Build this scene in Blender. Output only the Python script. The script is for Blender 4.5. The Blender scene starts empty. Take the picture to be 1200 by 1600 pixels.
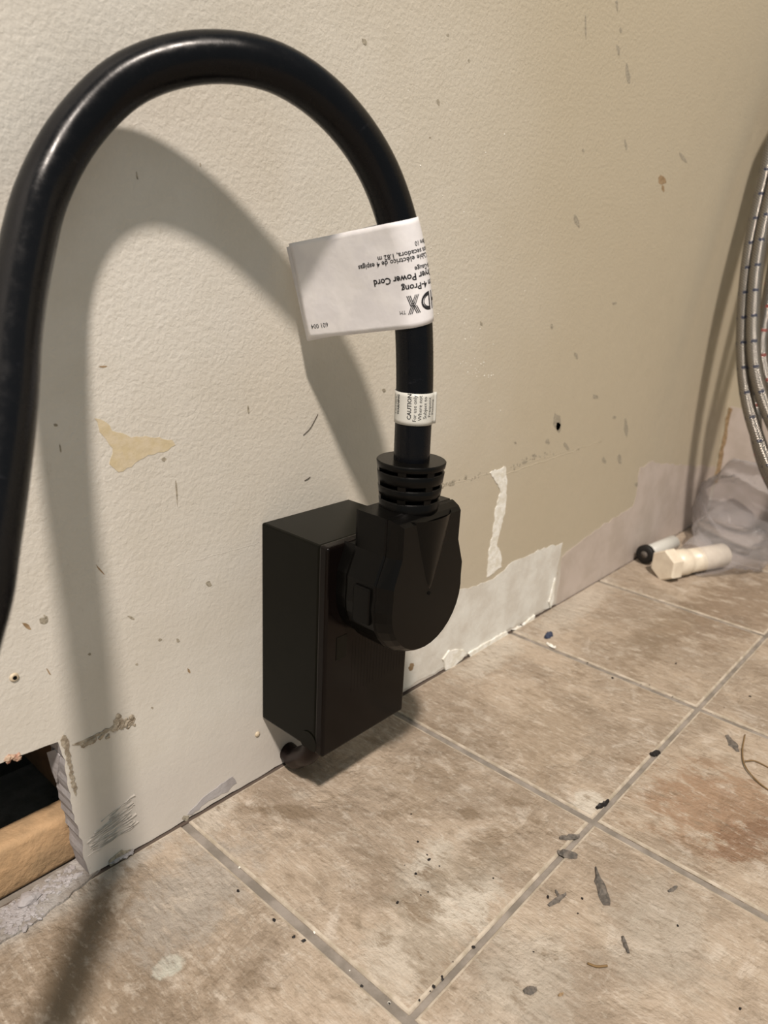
import bpy, bmesh, math, random
import numpy as np
from mathutils import Vector, Matrix, noise

# ------------------------------------------------------------------ camera
sc = bpy.context.scene
COL = sc.collection
FPX = 1164.227
CM = np.array([[0.66760042, 0.20483524, -0.71578782],
               [-0.74288595, 0.24692702, -0.62221179],
               [0.04929645, 0.94713757, 0.31701781]])
CC = np.array([-0.10881107, -0.27373172, 0.2757446])
cd = bpy.data.cameras.new('camera')
cam = bpy.data.objects.new('camera', cd)
COL.objects.link(cam)
mw = Matrix([[*CM[0], CC[0]], [*CM[1], CC[1]], [*CM[2], CC[2]], [0, 0, 0, 1]])
cam.matrix_world = mw
cd.sensor_fit = 'VERTICAL'
cd.sensor_height = 36.0
cd.sensor_width = 36.0
cd.lens = FPX / 1600 * 36
cd.clip_start = 0.01
cd.dof.use_dof = True
cd.dof.focus_distance = 0.36
cd.dof.aperture_fstop = 13.0
sc.camera = cam
# ------------------------------------------------------------------ light
wd = bpy.data.worlds.new('world')
sc.world = wd
wd.use_nodes = True
bgn = wd.node_tree.nodes['Background']
bgn.inputs[0].default_value = (0.83, 0.97, 1.0, 1)
bgn.inputs[1].default_value = 0.33
ld = bpy.data.lights.new('ceiling_lamp', 'AREA')
ld.shape = 'DISK'
ld.size = 0.20
ld.energy = 130
ld.color = (1.0, 0.88, 0.78)
lo = bpy.data.objects.new('ceiling_lamp', ld)
COL.objects.link(lo)
lo.location = (-1.05, -1.355, 2.702)
lo.rotation_euler = (Vector((0.12, 0, 0.18)) - lo.location).to_track_quat('-Z', 'Y').to_euler()
sc.view_settings.view_transform = 'Standard'
sc.view_settings.look = 'None'
sc.view_settings.exposure = 0.0
sc.view_settings.gamma = 1.0
sc.view_settings.use_curve_mapping = False


def hit(u, v, axis, val):
    """world point on the plane <axis>=val measured at photograph position u, v"""
    d = CM @ np.array([(u - 600) / FPX, -(v - 800) / FPX, -1.0])
    t = (val - CC[axis]) / d[axis]
    return Vector(CC + t * d)


def at_depth(u, v, dep):
    d = CM @ np.array([(u - 600) / FPX, -(v - 800) / FPX, -1.0])
    return Vector(CC + dep * d)


def lin(r, g, b):
    f = lambda c: (c / 255 / 12.92) if c / 255 <= 0.04045 else ((c / 255 + 0.055) / 1.055) ** 2.4
    return (f(r), f(g), f(b), 1)


# ------------------------------------------------------------------ materials
class G:
    """small helper for node expressions"""
    def __init__(s, name, rough=0.5, spec=0.5):
        s.m = bpy.data.materials.new(name)
        s.m.use_nodes = True
        s.t = s.m.node_tree
        s.b = s.t.nodes['Principled BSDF']
        s.b.inputs['Roughness'].default_value = rough
        s.b.inputs['Specular IOR Level'].default_value = spec

    def n(s, typ, **kw):
        nd = s.t.nodes.new(typ)
        for k, v in kw.items():
            setattr(nd, k, v)
        return nd

    def put(s, sock, v):
        if isinstance(v, bpy.types.NodeSocket):
            s.t.links.new(v, sock)
        else:
            sock.default_value = v

    def math(s, op, a, b=0.0, c=0.0):
        nd = s.n('ShaderNodeMath', operation=op)
        s.put(nd.inputs[0], a); s.put(nd.inputs[1], b); s.put(nd.inputs[2], c)
        return nd.outputs[0]

    def coord(s, which='Object'):
        return s.n('ShaderNodeTexCoord').outputs[which]

    def geo(s):
        return s.n('ShaderNodeNewGeometry').outputs['Position']

    def xyz(s, v):
        nd = s.n('ShaderNodeSeparateXYZ'); s.put(nd.inputs[0], v)
        return nd.outputs

    def noise(s, vec, scale, detail=4, rough=0.55, dist=0.0, col=False):
        nd = s.n('ShaderNodeTexNoise')
        s.put(nd.inputs['Vector'], vec)
        nd.inputs['Scale'].default_value = scale
        nd.inputs['Detail'].default_value = detail
        nd.inputs['Roughness'].default_value = rough
        nd.inputs['Distortion'].default_value = dist
        return nd.outputs[1 if col else 0]

    def mapping(s, vec, scale=(1, 1, 1), rot=(0, 0, 0), loc=(0, 0, 0)):
        nd = s.n('ShaderNodeMapping')
        s.put(nd.inputs[0], vec)
        nd.inputs[1].default_value = loc
        nd.inputs[2].default_value = rot
        nd.inputs[3].default_value = scale
        return nd.outputs[0]

    def ss(s, v, lo, hi, a=0.0, b=1.0):
        nd = s.n('ShaderNodeMapRange', interpolation_type='SMOOTHSTEP')
        s.put(nd.inputs[0], v)
        nd.inputs[1].default_value = lo; nd.inputs[2].default_value = hi
        nd.inputs[3].default_value = a; nd.inputs[4].default_value = b
        return nd.outputs[0]

    def mix(s, f, a, b, mode='MIX'):
        nd = s.n('ShaderNodeMix', data_type='RGBA', blend_type=mode)
        s.put(nd.inputs[0], f); s.put(nd.inputs[6], a); s.put(nd.inputs[7], b)
        return nd.outputs[2]

    def bump(s, h, strength=0.5, dist=0.001, normal=None):
        nd = s.n('ShaderNodeBump')
        s.put(nd.inputs['Height'], h)
        nd.inputs['Strength'].default_value = strength
        nd.inputs['Distance'].default_value = dist
        if normal is not None:
            s.put(nd.inputs['Normal'], normal)
        return nd.outputs[0]

    def col(s, v): s.put(s.b.inputs['Base Color'], v)
    def rgh(s, v): s.put(s.b.inputs['Roughness'], v)
    def nor(s, v): s.put(s.b.inputs['Normal'], v)

    def blob(s, o, cx, cy, rx, ry, ang=0.0, ia=0, ib=1, soft=0.5, warp=None, wa=0.0):
        """elliptical stain mask at a fixed place on the surface"""
        ca, sa = math.cos(ang), math.sin(ang)
        dx = s.math('SUBTRACT', o[ia], cx); dy = s.math('SUBTRACT', o[ib], cy)
        u = s.math('ADD', s.math('MULTIPLY', dx, ca / rx), s.math('MULTIPLY', dy, sa / rx))
        v = s.math('ADD', s.math('MULTIPLY', dx, -sa / ry), s.math('MULTIPLY', dy, ca / ry))
        r = s.math('SQRT', s.math('ADD', s.math('MULTIPLY', u, u), s.math('MULTIPLY', v, v)))
        if warp is not None:
            r = s.math('ADD', r, s.math('MULTIPLY', s.math('SUBTRACT', warp, 0.5), wa))
        return s.ss(r, 1 - soft, 1 + soft, 1.0, 0.0)


def mat_wall(name='painted_wall'):
    g = G(name, 0.55, 0.35)
    p = g.geo(); o = g.xyz(p)
    big = g.noise(p, 6, 3)
    med = g.noise(p, 55, 4, 0.6)
    c = g.mix(g.ss(big, 0.35, 0.65), (0.65, 0.63, 0.58, 1), (0.59, 0.56, 0.50, 1))
    c = g.mix(g.ss(med, 0.40, 0.75, 0, 0.30), c, (0.54, 0.51, 0.44, 1))
    # wall colour turns tan towards the right and the greyer primed strip near the floor
    tan = g.ss(g.math('ADD', o[0], g.math('MULTIPLY', big, 0.15)), 0.10, 0.50, 0, 0.9)
    c = g.mix(tan, c, (0.45, 0.395, 0.29, 1))
    low = g.ss(g.math('ADD', o[2], g.math('MULTIPLY', g.noise(p, 14, 3), 0.03)), 0.035, 0.075, 0.8, 0)
    c = g.mix(low, c, (0.56, 0.53, 0.49, 1))
    fine = g.noise(p, 900, 2, 0.5)
    sm = g.ss(g.noise(g.mapping(p, (1, 1, .5)), 130, 5, 0.7), 0.64, 0.76, 0, 0.35)
    c = g.mix(sm, c, (0.38, 0.34, 0.27, 1))
    g.col(c)
    h1 = g.noise(p, 420, 3, 0.55, 0.3)
    amt = g.ss(g.math('SUBTRACT', o[2], g.math('MULTIPLY', o[0], 0.35)), 0.0, 0.22, 0.25, 1.0)
    hh = g.math('ADD', g.math('MULTIPLY', h1, amt), g.math('MULTIPLY', g.noise(p, 60, 4, 0.6), 0.7))
    hh = g.math('ADD', hh, g.math('MULTIPLY', fine, 0.10))
    g.nor(g.bump(hh, 0.52, 0.0008))
    g.rgh(g.ss(med, 0.3, 0.7, 0.42, 0.6))
    return g.m


def mat_plain(name, c, rough=0.5, spec=0.5, nscale=0, ncol=None, bump=0, bscale=200, bd=0.0005, metallic=0):
    g = G(name, rough, spec)
    p = g.coord()
    if ncol:
        g.col(g.mix(g.ss(g.noise(p, nscale, 4, 0.6), 0.35, 0.65), c, ncol))
    else:
        g.col(c)
    if bump:
        g.nor(g.bump(g.noise(p, bscale, 4, 0.6), bump, bd))
    g.b.inputs['Metallic'].default_value = metallic
    return g.m


GRAIN = 0.0


def mat_tile():
    g = G('travertine_tile', 0.5, 0.5)
    p = g.geo(); o = g.xyz(p)
    pr = g.mapping(p, (1, 1, 1), (0, 0, GRAIN))
    n1 = g.noise(p, 13, 6, 0.62, 0.4)
    n2 = g.noise(p, 48, 7, 0.68, 0.5)
    n3 = g.noise(g.mapping(pr, (1, .5, 1)), 230, 5, 0.65)
    n4 = g.noise(p, 560, 3, 0.6)
    c = g.mix(g.ss(n1, 0.38, 0.62), (0.42, 0.345, 0.268, 1), (0.34, 0.273, 0.207, 1))
    c = g.mix(g.ss(n2, 0.52, 0.70, 0, 0.60), c, (0.215, 0.168, 0.118, 1))
    c = g.mix(g.ss(n2, 0.44, 0.33, 0, 0.7), c, (0.54, 0.48, 0.41, 1))
    c = g.mix(g.ss(n3, 0.56, 0.70, 0, 0.55), c, (0.58, 0.52, 0.44, 1))
    c = g.mix(g.ss(n3, 0.42, 0.32, 0, 0.35), c, (0.215, 0.168, 0.118, 1))

    lay = g.noise(g.mapping(p, (1, .6, 1), (0, 0, .5)), 75, 9, 0.72)

    def bl(*a, **k):
        return g.blob(o, *a, **k)
    # stains, bare patches, dirt of the photographed tiles
    for (u, v, rx, ry, an, colr, amt, wa, soft) in STAINS:
        q = hit(u, v, 2, 0)
        m = bl(q.x, q.y, rx, ry, an, warp=lay, wa=wa * 1.5, soft=soft * .8)
        c = g.mix(g.math('MULTIPLY', m, amt), c, colr)
    c = g.mix(g.ss(lay, 0.53, 0.66, 0, 0.60), c, (0.53, 0.47, 0.395, 1))
    c = g.mix(g.ss(lay, 0.46, 0.34, 0, 0.65), c, (0.23, 0.175, 0.12, 1))
    sp = g.ss(g.noise(g.mapping(p, (1, 1, 1), (0, 0, 0), (3, 2, 1)), 340, 5, 0.7), 0.62, 0.70, 0, 0.5)
    c = g.mix(sp, c, (0.21, 0.16, 0.11, 1))
    gr = g.noise(g.mapping(pr, (1, .28, 1)), 360, 5, 0.75)
    c = g.mix(g.ss(gr, 0.54, 0.68, 0, 0.55), c, (0.56, 0.50, 0.42, 1))
    c = g.mix(g.ss(gr, 0.46, 0.33, 0, 0.55), c, (0.235, 0.185, 0.13, 1))
    oi = g.n('ShaderNodeObjectInfo').outputs['Random']
    c = g.mix(g.math('MULTIPLY', oi, 0.10), c, (0.30, 0.24, 0.18, 1))
    g.col(c)
    # worn pits and grain: real relief of the stone face
    vor = g.n('ShaderNodeTexVoronoi'); g.put(vor.inputs['Vector'], g.mapping(p, (1, .45, 1), (0, 0, .5))); vor.inputs['Scale'].default_value = 230
    pit = g.ss(vor.outputs['Distance'], 0.05, 0.45)
    zone = g.ss(n1, 0.45, 0.60)
    # grain of the stone runs towards +x -y
    str_ = g.noise(g.mapping(pr, (1, .24, 1)), 330, 4, 0.6)
    gran = g.noise(p, 190, 8, 0.72)
    hh = g.math('ADD', g.math('MULTIPLY', n2, 1.3), g.math('MULTIPLY', str_, 0.75))
    hh = g.math('ADD', hh, g.math('MULTIPLY', gran, g.ss(n1, 0.42, 0.60, 0.25, 1.1)))
    hh = g.math('ADD', hh, g.math('MULTIPLY', g.math('MULTIPLY', pit, zone), 0.35))
    hh = g.math('ADD', hh, g.math('MULTIPLY', n4, 0.16))
    g.nor(g.bump(hh, 0.9, 0.0017))
    g.rgh(g.ss(n2, 0.35, 0.65, 0.42, 0.68))
    return g.m


DIRT = (0.21, 0.155, 0.10, 1)
PALE = (0.56, 0.52, 0.45, 1)
GREY = (0.40, 0.365, 0.32, 1)
STAINS = [
    (690, 1400, .035, .020, 0.3, PALE, .85, 3.0, .5),
    (640, 1480, .030, .014, 0.2, PALE, .6, 3.0, .5),
    (730, 1350, .040, .010, 0.0, DIRT, .65, 3.5, .6),
    (660, 1455, .014, .030, -.3, DIRT, .55, 4.5, .6),
    (735, 1270, .005, .005, 0.0, DIRT, .8, 2.5, .4),
    (330, 1270, .020, .010, 0.6, PALE, .5, 3.0, .5),
    (440, 1268, .020, .005, -0.9, DIRT, .75, 1.5, .5),
    (920, 1255, .012, .010, 0.0, PALE, .9, 1.5, .3),
    (1120, 1260, .035, .030, -.5, (0.27, 0.155, 0.085, 1), .7, 3.5, .6),
    (1150, 1330, .012, .006, -.6, (0.20, 0.11, 0.06, 1), .8, 3.0, .4),
    (1180, 1300, .025, .007, -.6, (0.20, 0.11, 0.06, 1), .75, 3.5, .4),
    (1060, 970, .10, .014, 0.0, DIRT, .6, 4.0, .6),
    (1150, 950, .09, .030, 0.0, (0.22, 0.16, 0.11, 1), .75, 3.0, .6),
    (900, 945, .07, .014, 0.1, PALE, .55, 3.0, .6),
    (770, 1020, .045, .012, 0.1, PALE, .55, 3.0, .6),
    (110, 1395, .05, .010, 0.0, GREY, .95, 1.5, .4),
    (170, 1520, .05, .040, 0.3, DIRT, .55, 4.0, .6),
    (265, 1510, .007, .005, 0.0, (0.52, 0.52, 0.45, 1), .9, 1.5, .25),
    (130, 1490, .030, .009, 0.6, DIRT, .8, 4.0, .5),
    (300, 1400, .035, .020, 0.3, GREY, .75, 3.0, .6),
    (820, 1530, .03, .020, 0.3, PALE, .5, 3.0, .6),
    (1030, 1460, .03, .020, 0.3, PALE, .45, 3.0, .6),
    (700, 1180, .05, .014, 0.3, DIRT, .35, 4.0, .6),
    (860, 1140, .06, .020, 0.3, DIRT, .35, 4.0, .6),
]

M = {}
M['wall'] = mat_wall()
M['tile'] = mat_tile()
M['grout'] = mat_plain('grout', (0.29, 0.26, 0.23, 1), 0.85, 0.2, 60, (0.19, 0.17, 0.145, 1), 0.5, 700, 0.0005)
M['tile_edge'] = mat_plain('pale_tile_edge', (0.52, 0.46, 0.38, 1), 0.6, 0.3, 120, (0.36, 0.31, 0.24, 1), 0.5, 700, 0.0005)
M['ridge'] = mat_plain('trowel_ridge', (0.42, 0.385, 0.34, 1), 0.8, 0.2, 300, (0.56, 0.52, 0.47, 1))
M['mortar'] = mat_plain('grey_mortar', (0.36, 0.345, 0.33, 1), 0.9, 0.2, 120, (0.26, 0.235, 0.21, 1), 0.9, 260, 0.0025)
M['gap'] = mat_plain('gap_dirt', (0.11, 0.085, 0.07, 1), 0.9, 0.1)
M['gypsum'] = mat_plain('gypsum_edge', (0.40, 0.385, 0.39, 1), 0.85, 0.2, 90, (0.33, 0.31, 0.31, 1), 0.5, 400, 0.0008)
M['plaster'] = mat_plain('plaster_skim', (0.70, 0.70, 0.66, 1), 0.6, 0.3, 45, (0.60, 0.58, 0.53, 1), 0.5, 120, 0.0010)
M['primer'] = mat_plain('primer', (0.53, 0.465, 0.42, 1), 0.6, 0.3, 30, (0.46, 0.40, 0.35, 1), 0.4, 120, 0.0008)
M['white_scar'] = mat_plain('white_scar', (0.84, 0.84, 0.80, 1), 0.7, 0.3, 200, (0.70, 0.68, 0.60, 1), 0.5, 500, 0.0008)
M['scuff'] = mat_plain('grey_scuff', (0.24, 0.215, 0.17, 1), 0.8, 0.2, 700, (0.42, 0.38, 0.30, 1))
M['brown'] = mat_plain('brown_mark', (0.24, 0.165, 0.09, 1), 0.8, 0.2, 300, (0.36, 0.26, 0.16, 1))
M['yellow'] = mat_plain('bare_yellow_paint', (0.56, 0.475, 0.31, 1), 0.6, 0.3, 200, (0.60, 0.52, 0.38, 1), 0.5, 300, 0.0005)
M['caulk'] = mat_plain('caulk', (0.60, 0.51, 0.38, 1), 0.5, 0.4, 150, (0.50, 0.42, 0.30, 1), 0.4, 250, 0.0006)
M['torn'] = mat_plain('torn_paper', (0.44, 0.39, 0.31, 1), 0.85, 0.2, 300, (0.27, 0.225, 0.17, 1), 0.8, 500, 0.001)
M['dark_chip'] = mat_plain('dark_chip', (0.085, 0.078, 0.07, 1), 0.7, 0.3, 500, (0.16, 0.14, 0.12, 1), 0.5, 800, 0.0005)
M['black_chip'] = mat_plain('black_chip', (0.012, 0.010, 0.010, 1), 0.6, 0.3)
M['wood'] = mat_plain('plate_wood', (0.50, 0.33, 0.185, 1), 0.75, 0.2, 60, (0.36, 0.245, 0.14, 1), 0.8, 160, 0.0015)
M['dark_wood'] = mat_plain('stud_wood', (0.17, 0.095, 0.05, 1), 0.85, 0.2, 60, (0.12, 0.07, 0.04, 1))
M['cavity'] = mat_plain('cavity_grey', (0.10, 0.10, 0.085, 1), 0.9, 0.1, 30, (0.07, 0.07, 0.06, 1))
M['box'] = mat_plain('black_box_plastic', (0.0040, 0.0040, 0.0026, 1), 0.28, 0.11, bump=0.12, bscale=1800, bd=0.0003)
M['cover'] = mat_plain('black_cover_plastic', (0.0040, 0.0027, 0.0023, 1), 0.20, 0.14, bump=0.08, bscale=1500, bd=0.0002)
M['plug'] = mat_plain('black_plug_rubber', (0.0030, 0.0028, 0.0025, 1), 0.28, 0.13, bump=0.12, bscale=2500, bd=0.0002)
M['slot'] = mat_plain('slot_black', (0.002, 0.002, 0.002, 1), 0.8, 0.1)
M['print'] = mat_plain('black_print', (0.015, 0.015, 0.018, 1), 0.6, 0.3)
M['print_grey'] = mat_plain('grey_print', (0.20, 0.20, 0.20, 1), 0.6, 0.3)
M['cable'] = mat_plain('dark_red_cable', (0.010, 0.0035, 0.003, 1), 0.45, 0.2)
M['black_rubber'] = mat_plain('black_rubber', (0.012, 0.011, 0.010, 1), 0.55, 0.3)
M['pvc'] = mat_plain('white_pvc', (0.78, 0.71, 0.58, 1), 0.35, 0.5, 90, (0.70, 0.62, 0.50, 1))
M['red_fleck'] = mat_plain('red_brown_paper', (0.35, 0.17, 0.12, 1), 0.8, 0.2, 500, (0.52, 0.40, 0.30, 1))
M['steel_nail'] = mat_plain('nail_metal', (0.5, 0.45, 0.38, 1), 0.4, 0.5, metallic=0.7)
M['fiber'] = mat_plain('brown_fiber', (0.20, 0.13, 0.06, 1), 0.7, 0.3)
M['hair'] = mat_plain('dark_hair', (0.06, 0.045, 0.035, 1), 0.6, 0.3)
M['navy'] = mat_plain('navy_fleck', (0.03, 0.04, 0.075, 1), 0.5, 0.4)


def mat_cord():
    g = G('black_cord_jacket', 0.26, 0.17)
    uv = g.n('ShaderNodeUVMap'); uv.uv_map = 'UVMap'
    u = g.mapping(uv.outputs[0], (1, 1, 1))
    scr = g.noise(g.mapping(u, (220, 3, 1)), 1.0, 5, 0.75)
    g.col(g.mix(g.ss(scr, .62, .75, 0, .5), (0.003, 0.0032, 0.0042, 1), (0.02, 0.02, 0.024, 1)))
    g.rgh(g.ss(g.noise(g.mapping(u, (150, 9, 1)), 1.0, 4, .7), .40, .75, .22, .36))
    g.nor(g.bump(g.noise(g.mapping(u, (500, 14, 1)), 1.0, 4, 0.7), 0.10, 0.0003))
    return g.m


def mat_paper():
    g = G('white_tag_paper', 0.5, 0.4)
    p = g.coord()
    g.col(g.mix(g.ss(g.noise(p, 70, 3), .4, .6), (0.80, 0.79, 0.80, 1), (0.74, 0.73, 0.75, 1)))
    g.nor(g.bump(g.noise(p, 90, 3, .5), 0.35, 0.0012))
    return g.m


def mat_label():
    g = G('grey_label_film', 0.42, 0.5)
    g.col((0.56, 0.56, 0.52, 1))
    return g.m


def mat_braid(tick):
    g = G('braided_steel_' + ('blue' if tick[2] > tick[0] else 'red'), 0.24, 0.5)
    uv = g.n('ShaderNodeUVMap'); uv.uv_map = 'UVMap'
    o = g.xyz(uv.outputs[0])
    L = g.math('MULTIPLY', o[0], 1.0)                     # metres along the hose
    a = g.math('MULTIPLY', o[1], 2 * math.pi * 12)
    w1 = g.math('SINE', g.math('ADD', g.math('MULTIPLY', L, 2600), a))
    w2 = g.math('SINE', g.math('SUBTRACT', g.math('MULTIPLY', L, 2600), a))
    h = g.math('MAXIMUM', w1, w2)
    fr = g.math('FRACT', g.math('MULTIPLY', L, 43.0))
    tk = g.math('LESS_THAN', fr, 0.11)
    tk = g.math('MULTIPLY', tk, g.math('LESS_THAN', g.math('FRACT', g.math('MULTIPLY', o[1], 4.0)), 0.55))
    c = g.mix(g.ss(h, -.2, .9), (0.07, 0.06, 0.05, 1), (0.36, 0.34, 0.31, 1))
    c = g.mix(tk, c, tick)
    g.col(c)
    g.put(g.b.inputs['Metallic'], g.math('SUBTRACT', 0.85, g.math('MULTIPLY', tk, 0.85)))
    g.nor(g.bump(h, 0.5, 0.0005))
    return g.m


def mat_bag():
    g = G('clear_bag_film', 0.25, 0.5)
    g.col((0.62, 0.60, 0.60, 1))
    g.nor(g.bump(g.noise(g.coord(), 40, 5, .6, 1.5), 0.5, 0.004))
    tr = g.n('ShaderNodeBsdfTransparent')
    tr.inputs[0].default_value = (0.93, 0.93, 0.95, 1)
    mx = g.n('ShaderNodeMixShader')
    lw = g.n('ShaderNodeLayerWeight'); lw.inputs[0].default_value = 0.35
    g.put(mx.inputs[0], g.ss(lw.outputs['Facing'], 0.0, 1.0, 0.13, 0.48))
    g.t.links.new(tr.outputs[0], mx.inputs[1])
    g.t.links.new(g.b.outputs[0], mx.inputs[2])
    g.t.links.new(mx.outputs[0], g.t.nodes['Material Output'].inputs['Surface'])
    return g.m


M['cord'] = mat_cord(); M['paper'] = mat_paper(); M['label'] = mat_label()
M['braid_blue'] = mat_braid((0.02, 0.025, 0.05, 1)); M['braid_red'] = mat_braid((0.22, 0.04, 0.03, 1))
M['bag'] = mat_bag()


# ------------------------------------------------------------------ helpers
def link(name, me, m=None, parent=None, smooth=False):
    o = bpy.data.objects.new(name, me)
    COL.objects.link(o)
    if m is not None and not me.materials:
        me.materials.append(m)
    if parent is not None:
        o.parent = parent
        o.matrix_parent_inverse = parent.matrix_basis.inverted() if False else Matrix.Translation(-Vector(parent.location))
    if smooth:
        for f in me.polygons:
            f.use_smooth = True
    return o


def mesh(name, vs, fs, m, parent=None, smooth=False):
    me = bpy.data.meshes.new(name)
    me.from_pydata([tuple(v) for v in vs], [], fs)
    me.update()
    return link(name, me, m, parent, smooth)


def from_bm(name, bm, m, parent=None, smooth=False):
    me = bpy.data.meshes.new(name)
    bmesh.ops.recalc_face_normals(bm, faces=bm.faces)
    bm.to_mesh(me); bm.free()
    return link(name, me, m, parent, smooth)


def tag(o, label=None, cat=None, group=None, kind=None):
    if label: o['label'] = label
    if cat: o['category'] = cat
    if group: o['group'] = group
    if kind: o['kind'] = kind
    return o


def empty(name, loc, label, cat, group=None):
    o = bpy.data.objects.new(name, None)
    o.empty_display_size = 0.01
    COL.objects.link(o); o.location = loc
    return tag(o, label, cat, group)


def box_bm(bm, x0, x1, y0, y1, z0, z1, bev=0.0, seg=2):
    r = bmesh.ops.create_cube(bm, size=1)
    for v in r['verts']:
        v.co = Vector((x0 + (v.co.x + .5) * (x1 - x0), y0 + (v.co.y + .5) * (y1 - y0), z0 + (v.co.z + .5) * (z1 - z0)))
    if bev:
        es = list({e for v in r['verts'] for e in v.link_edges})
        bmesh.ops.bevel(bm, geom=es, offset=bev, segments=seg, affect='EDGES', profile=.5)


def catmull(pts, n):
    pts = [Vector(p) for p in pts]
    d = [0]
    for a, b in zip(pts, pts[1:]):
        d.append(d[-1] + (b - a).length)
    out = []
    m = []
    for i in range(len(pts)):
        a, b = max(0, i - 1), min(len(pts) - 1, i + 1)
        m.append((pts[b] - pts[a]) / (d[b] - d[a]))
    for k in range(n):
        x = d[-1] * k / (n - 1)
        i = 0
        while i < len(pts) - 2 and d[i + 1] < x: i += 1
        h = d[i + 1] - d[i]; s = (x - d[i]) / h
        out.append(pts[i] * ((1 + 2 * s) * (1 - s) ** 2) + m[i] * (h * s * (1 - s) ** 2) + pts[i + 1] * (s * s * (3 - 2 * s)) + m[i + 1] * (h * s * s * (s - 1)))
    return out


def tube(name, pts, r, m, parent=None, seg=24, cap=True):
    n = len(pts); rad = r if callable(r) else (lambda t: r)
    vs = []; fs = []; uvl = []
    T0 = (pts[1] - pts[0]).normalized()
    N = T0.orthogonal().normalized()
    L = 0; Ls = []
    for i, p in enumerate(pts):
        T = (pts[min(i + 1, n - 1)] - pts[max(i - 1, 0)]).normalized()
        N = (N - T * N.dot(T)).normalized(); B = T.cross(N)
        if i: L += (p - pts[i - 1]).length
        Ls.append(L)
        rr = rad(i / (n - 1))
        for k in range(seg):
            a = 2 * math.pi * k / seg
            vs.append(p + (N * math.cos(a) + B * math.sin(a)) * rr)
    for i in range(n - 1):
        for k in range(seg):
            fs.append((i * seg + k, i * seg + (k + 1) % seg, (i + 1) * seg + (k + 1) % seg, (i + 1) * seg + k))
            uvl += [(Ls[i], k / seg), (Ls[i], (k + 1) / seg), (Ls[i + 1], (k + 1) / seg), (Ls[i + 1], k / seg)]
    if cap:
        fs.append(tuple(reversed(range(seg)))); uvl += [(0, 0)] * seg
        fs.append(tuple((n - 1) * seg + k for k in range(seg))); uvl += [(0, 0)] * seg
    me = bpy.data.meshes.new(name)
    me.from_pydata([tuple(v) for v in vs], [], fs)
    me.update()
    ul = me.uv_layers.new(name='UVMap')
    for i, l in enumerate(uvl): ul.data[i].uv = l
    return link(name, me, m, parent, True)


def noisy_outline(pts, step, amp, seed, closed=True):
    rnd = random.Random(seed); out = []
    n = len(pts)
    for i in range(n if closed else n - 1):
        a = Vector(pts[i]); b = Vector(pts[(i + 1) % n])
        d = b - a; k = max(1, int(d.length / step)); nn = Vector((-d.y, d.x)).normalized()
        for j in range(k):
            out.append(a + d * (j / k) + nn * (rnd.uniform(-amp, amp) if j or True else 0))
    if not closed: out.append(Vector(pts[-1]))
    return out


def cap_faces(bm, vs, flat, flip=False):
    from mathutils.geometry import tessellate_polygon
    for t in tessellate_polygon([[Vector((p[0], p[1], 0)) for p in flat]]):
        try: bm.faces.new([vs[i] for i in (reversed(t) if flip else t)])
        except ValueError: pass


def prism(name, outline, plane, base, thick, m, parent=None, bev=0.0):
    """flat-ish piece lying on a plane: 'xz' on the left wall, 'xy' on the floor, 'yz' on the back wall"""
    def P(u, v, h):
        if plane == 'xz': return Vector((u, base - h, v))
        if plane == 'xy': return Vector((u, v, base + h))
        return Vector((base - h, u, v))
    bm = bmesh.new()
    c = sum((Vector(p) for p in outline), Vector((0, 0))) / len(outline)
    lo_ = [bm.verts.new(P(p[0], p[1], -0.0004)) for p in outline]
    hi_ = [bm.verts.new(P(*(c + (Vector(p) - c) * (1 - bev)), thick)) for p in outline]
    cap_faces(bm, lo_, outline, True); cap_faces(bm, hi_, outline)
    n = len(outline)
    for i in range(n):
        bm.faces.new((lo_[i], lo_[(i + 1) % n], hi_[(i + 1) % n], hi_[i]))
    return from_bm(name, bm, m, parent)


def wall_patch(name, px, m, parent, thick=0.0003, step=0.004, amp=0.0008, seed=1, axis=1, val=0.0, lab=None):
    pl = {1: 'xz', 2: 'xy', 0: 'yz'}[axis]
    idx = {1: (0, 2), 2: (0, 1), 0: (1, 2)}[axis]
    pts = [hit(u, v, axis, val) for u, v in px]
    out = noisy_outline([(p[idx[0]], p[idx[1]]) for p in pts], step, amp, seed)
    o = prism(name, out, pl, val, thick, m, parent)
    if lab: o['label'] = lab
    return o


# ------------------------------------------------------------------ setting
# floor: grout bed, each tile a piece of its own
fl = bmesh.new(); box_bm(fl, -0.95, 0.90, -1.05, 0.11, -0.02, -0.0013)
floor = tag(from_bm('floor', fl, M['grout']), kind='structure')
TS, X0, Y0, GR = 0.1525, 0.0628, -0.1497, 0.0022


def tile_mesh():
    bm = bmesh.new()
    a = TS / 2 - GR; b = 0.0009
    rings = [(a, -0.006), (a, -b), (a - b * .5, -b * .25), (a - b * 1.6, 0.0)]
    prev = None
    for r, z in rings:
        vs = [bm.verts.new((sx * r, sy * r, z)) for sx, sy in ((-1, -1), (1, -1), (1, 1), (-1, 1))]
        if prev:
            for i in range(4): bm.faces.new((prev[i], prev[(i + 1) % 4], vs[(i + 1) % 4], vs[i]))
        prev = vs
    ring_n = len(bm.faces)
    bm.faces.new(prev)
    bm.faces.ensure_lookup_table()
    for f in list(bm.faces)[4:ring_n]: f.material_index = 1
    me = bpy.data.meshes.new('tile'); bm.to_mesh(me); bm.free(); me.materials.append(M['tile']); me.materials.append(M['tile_edge'])
    return me


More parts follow.
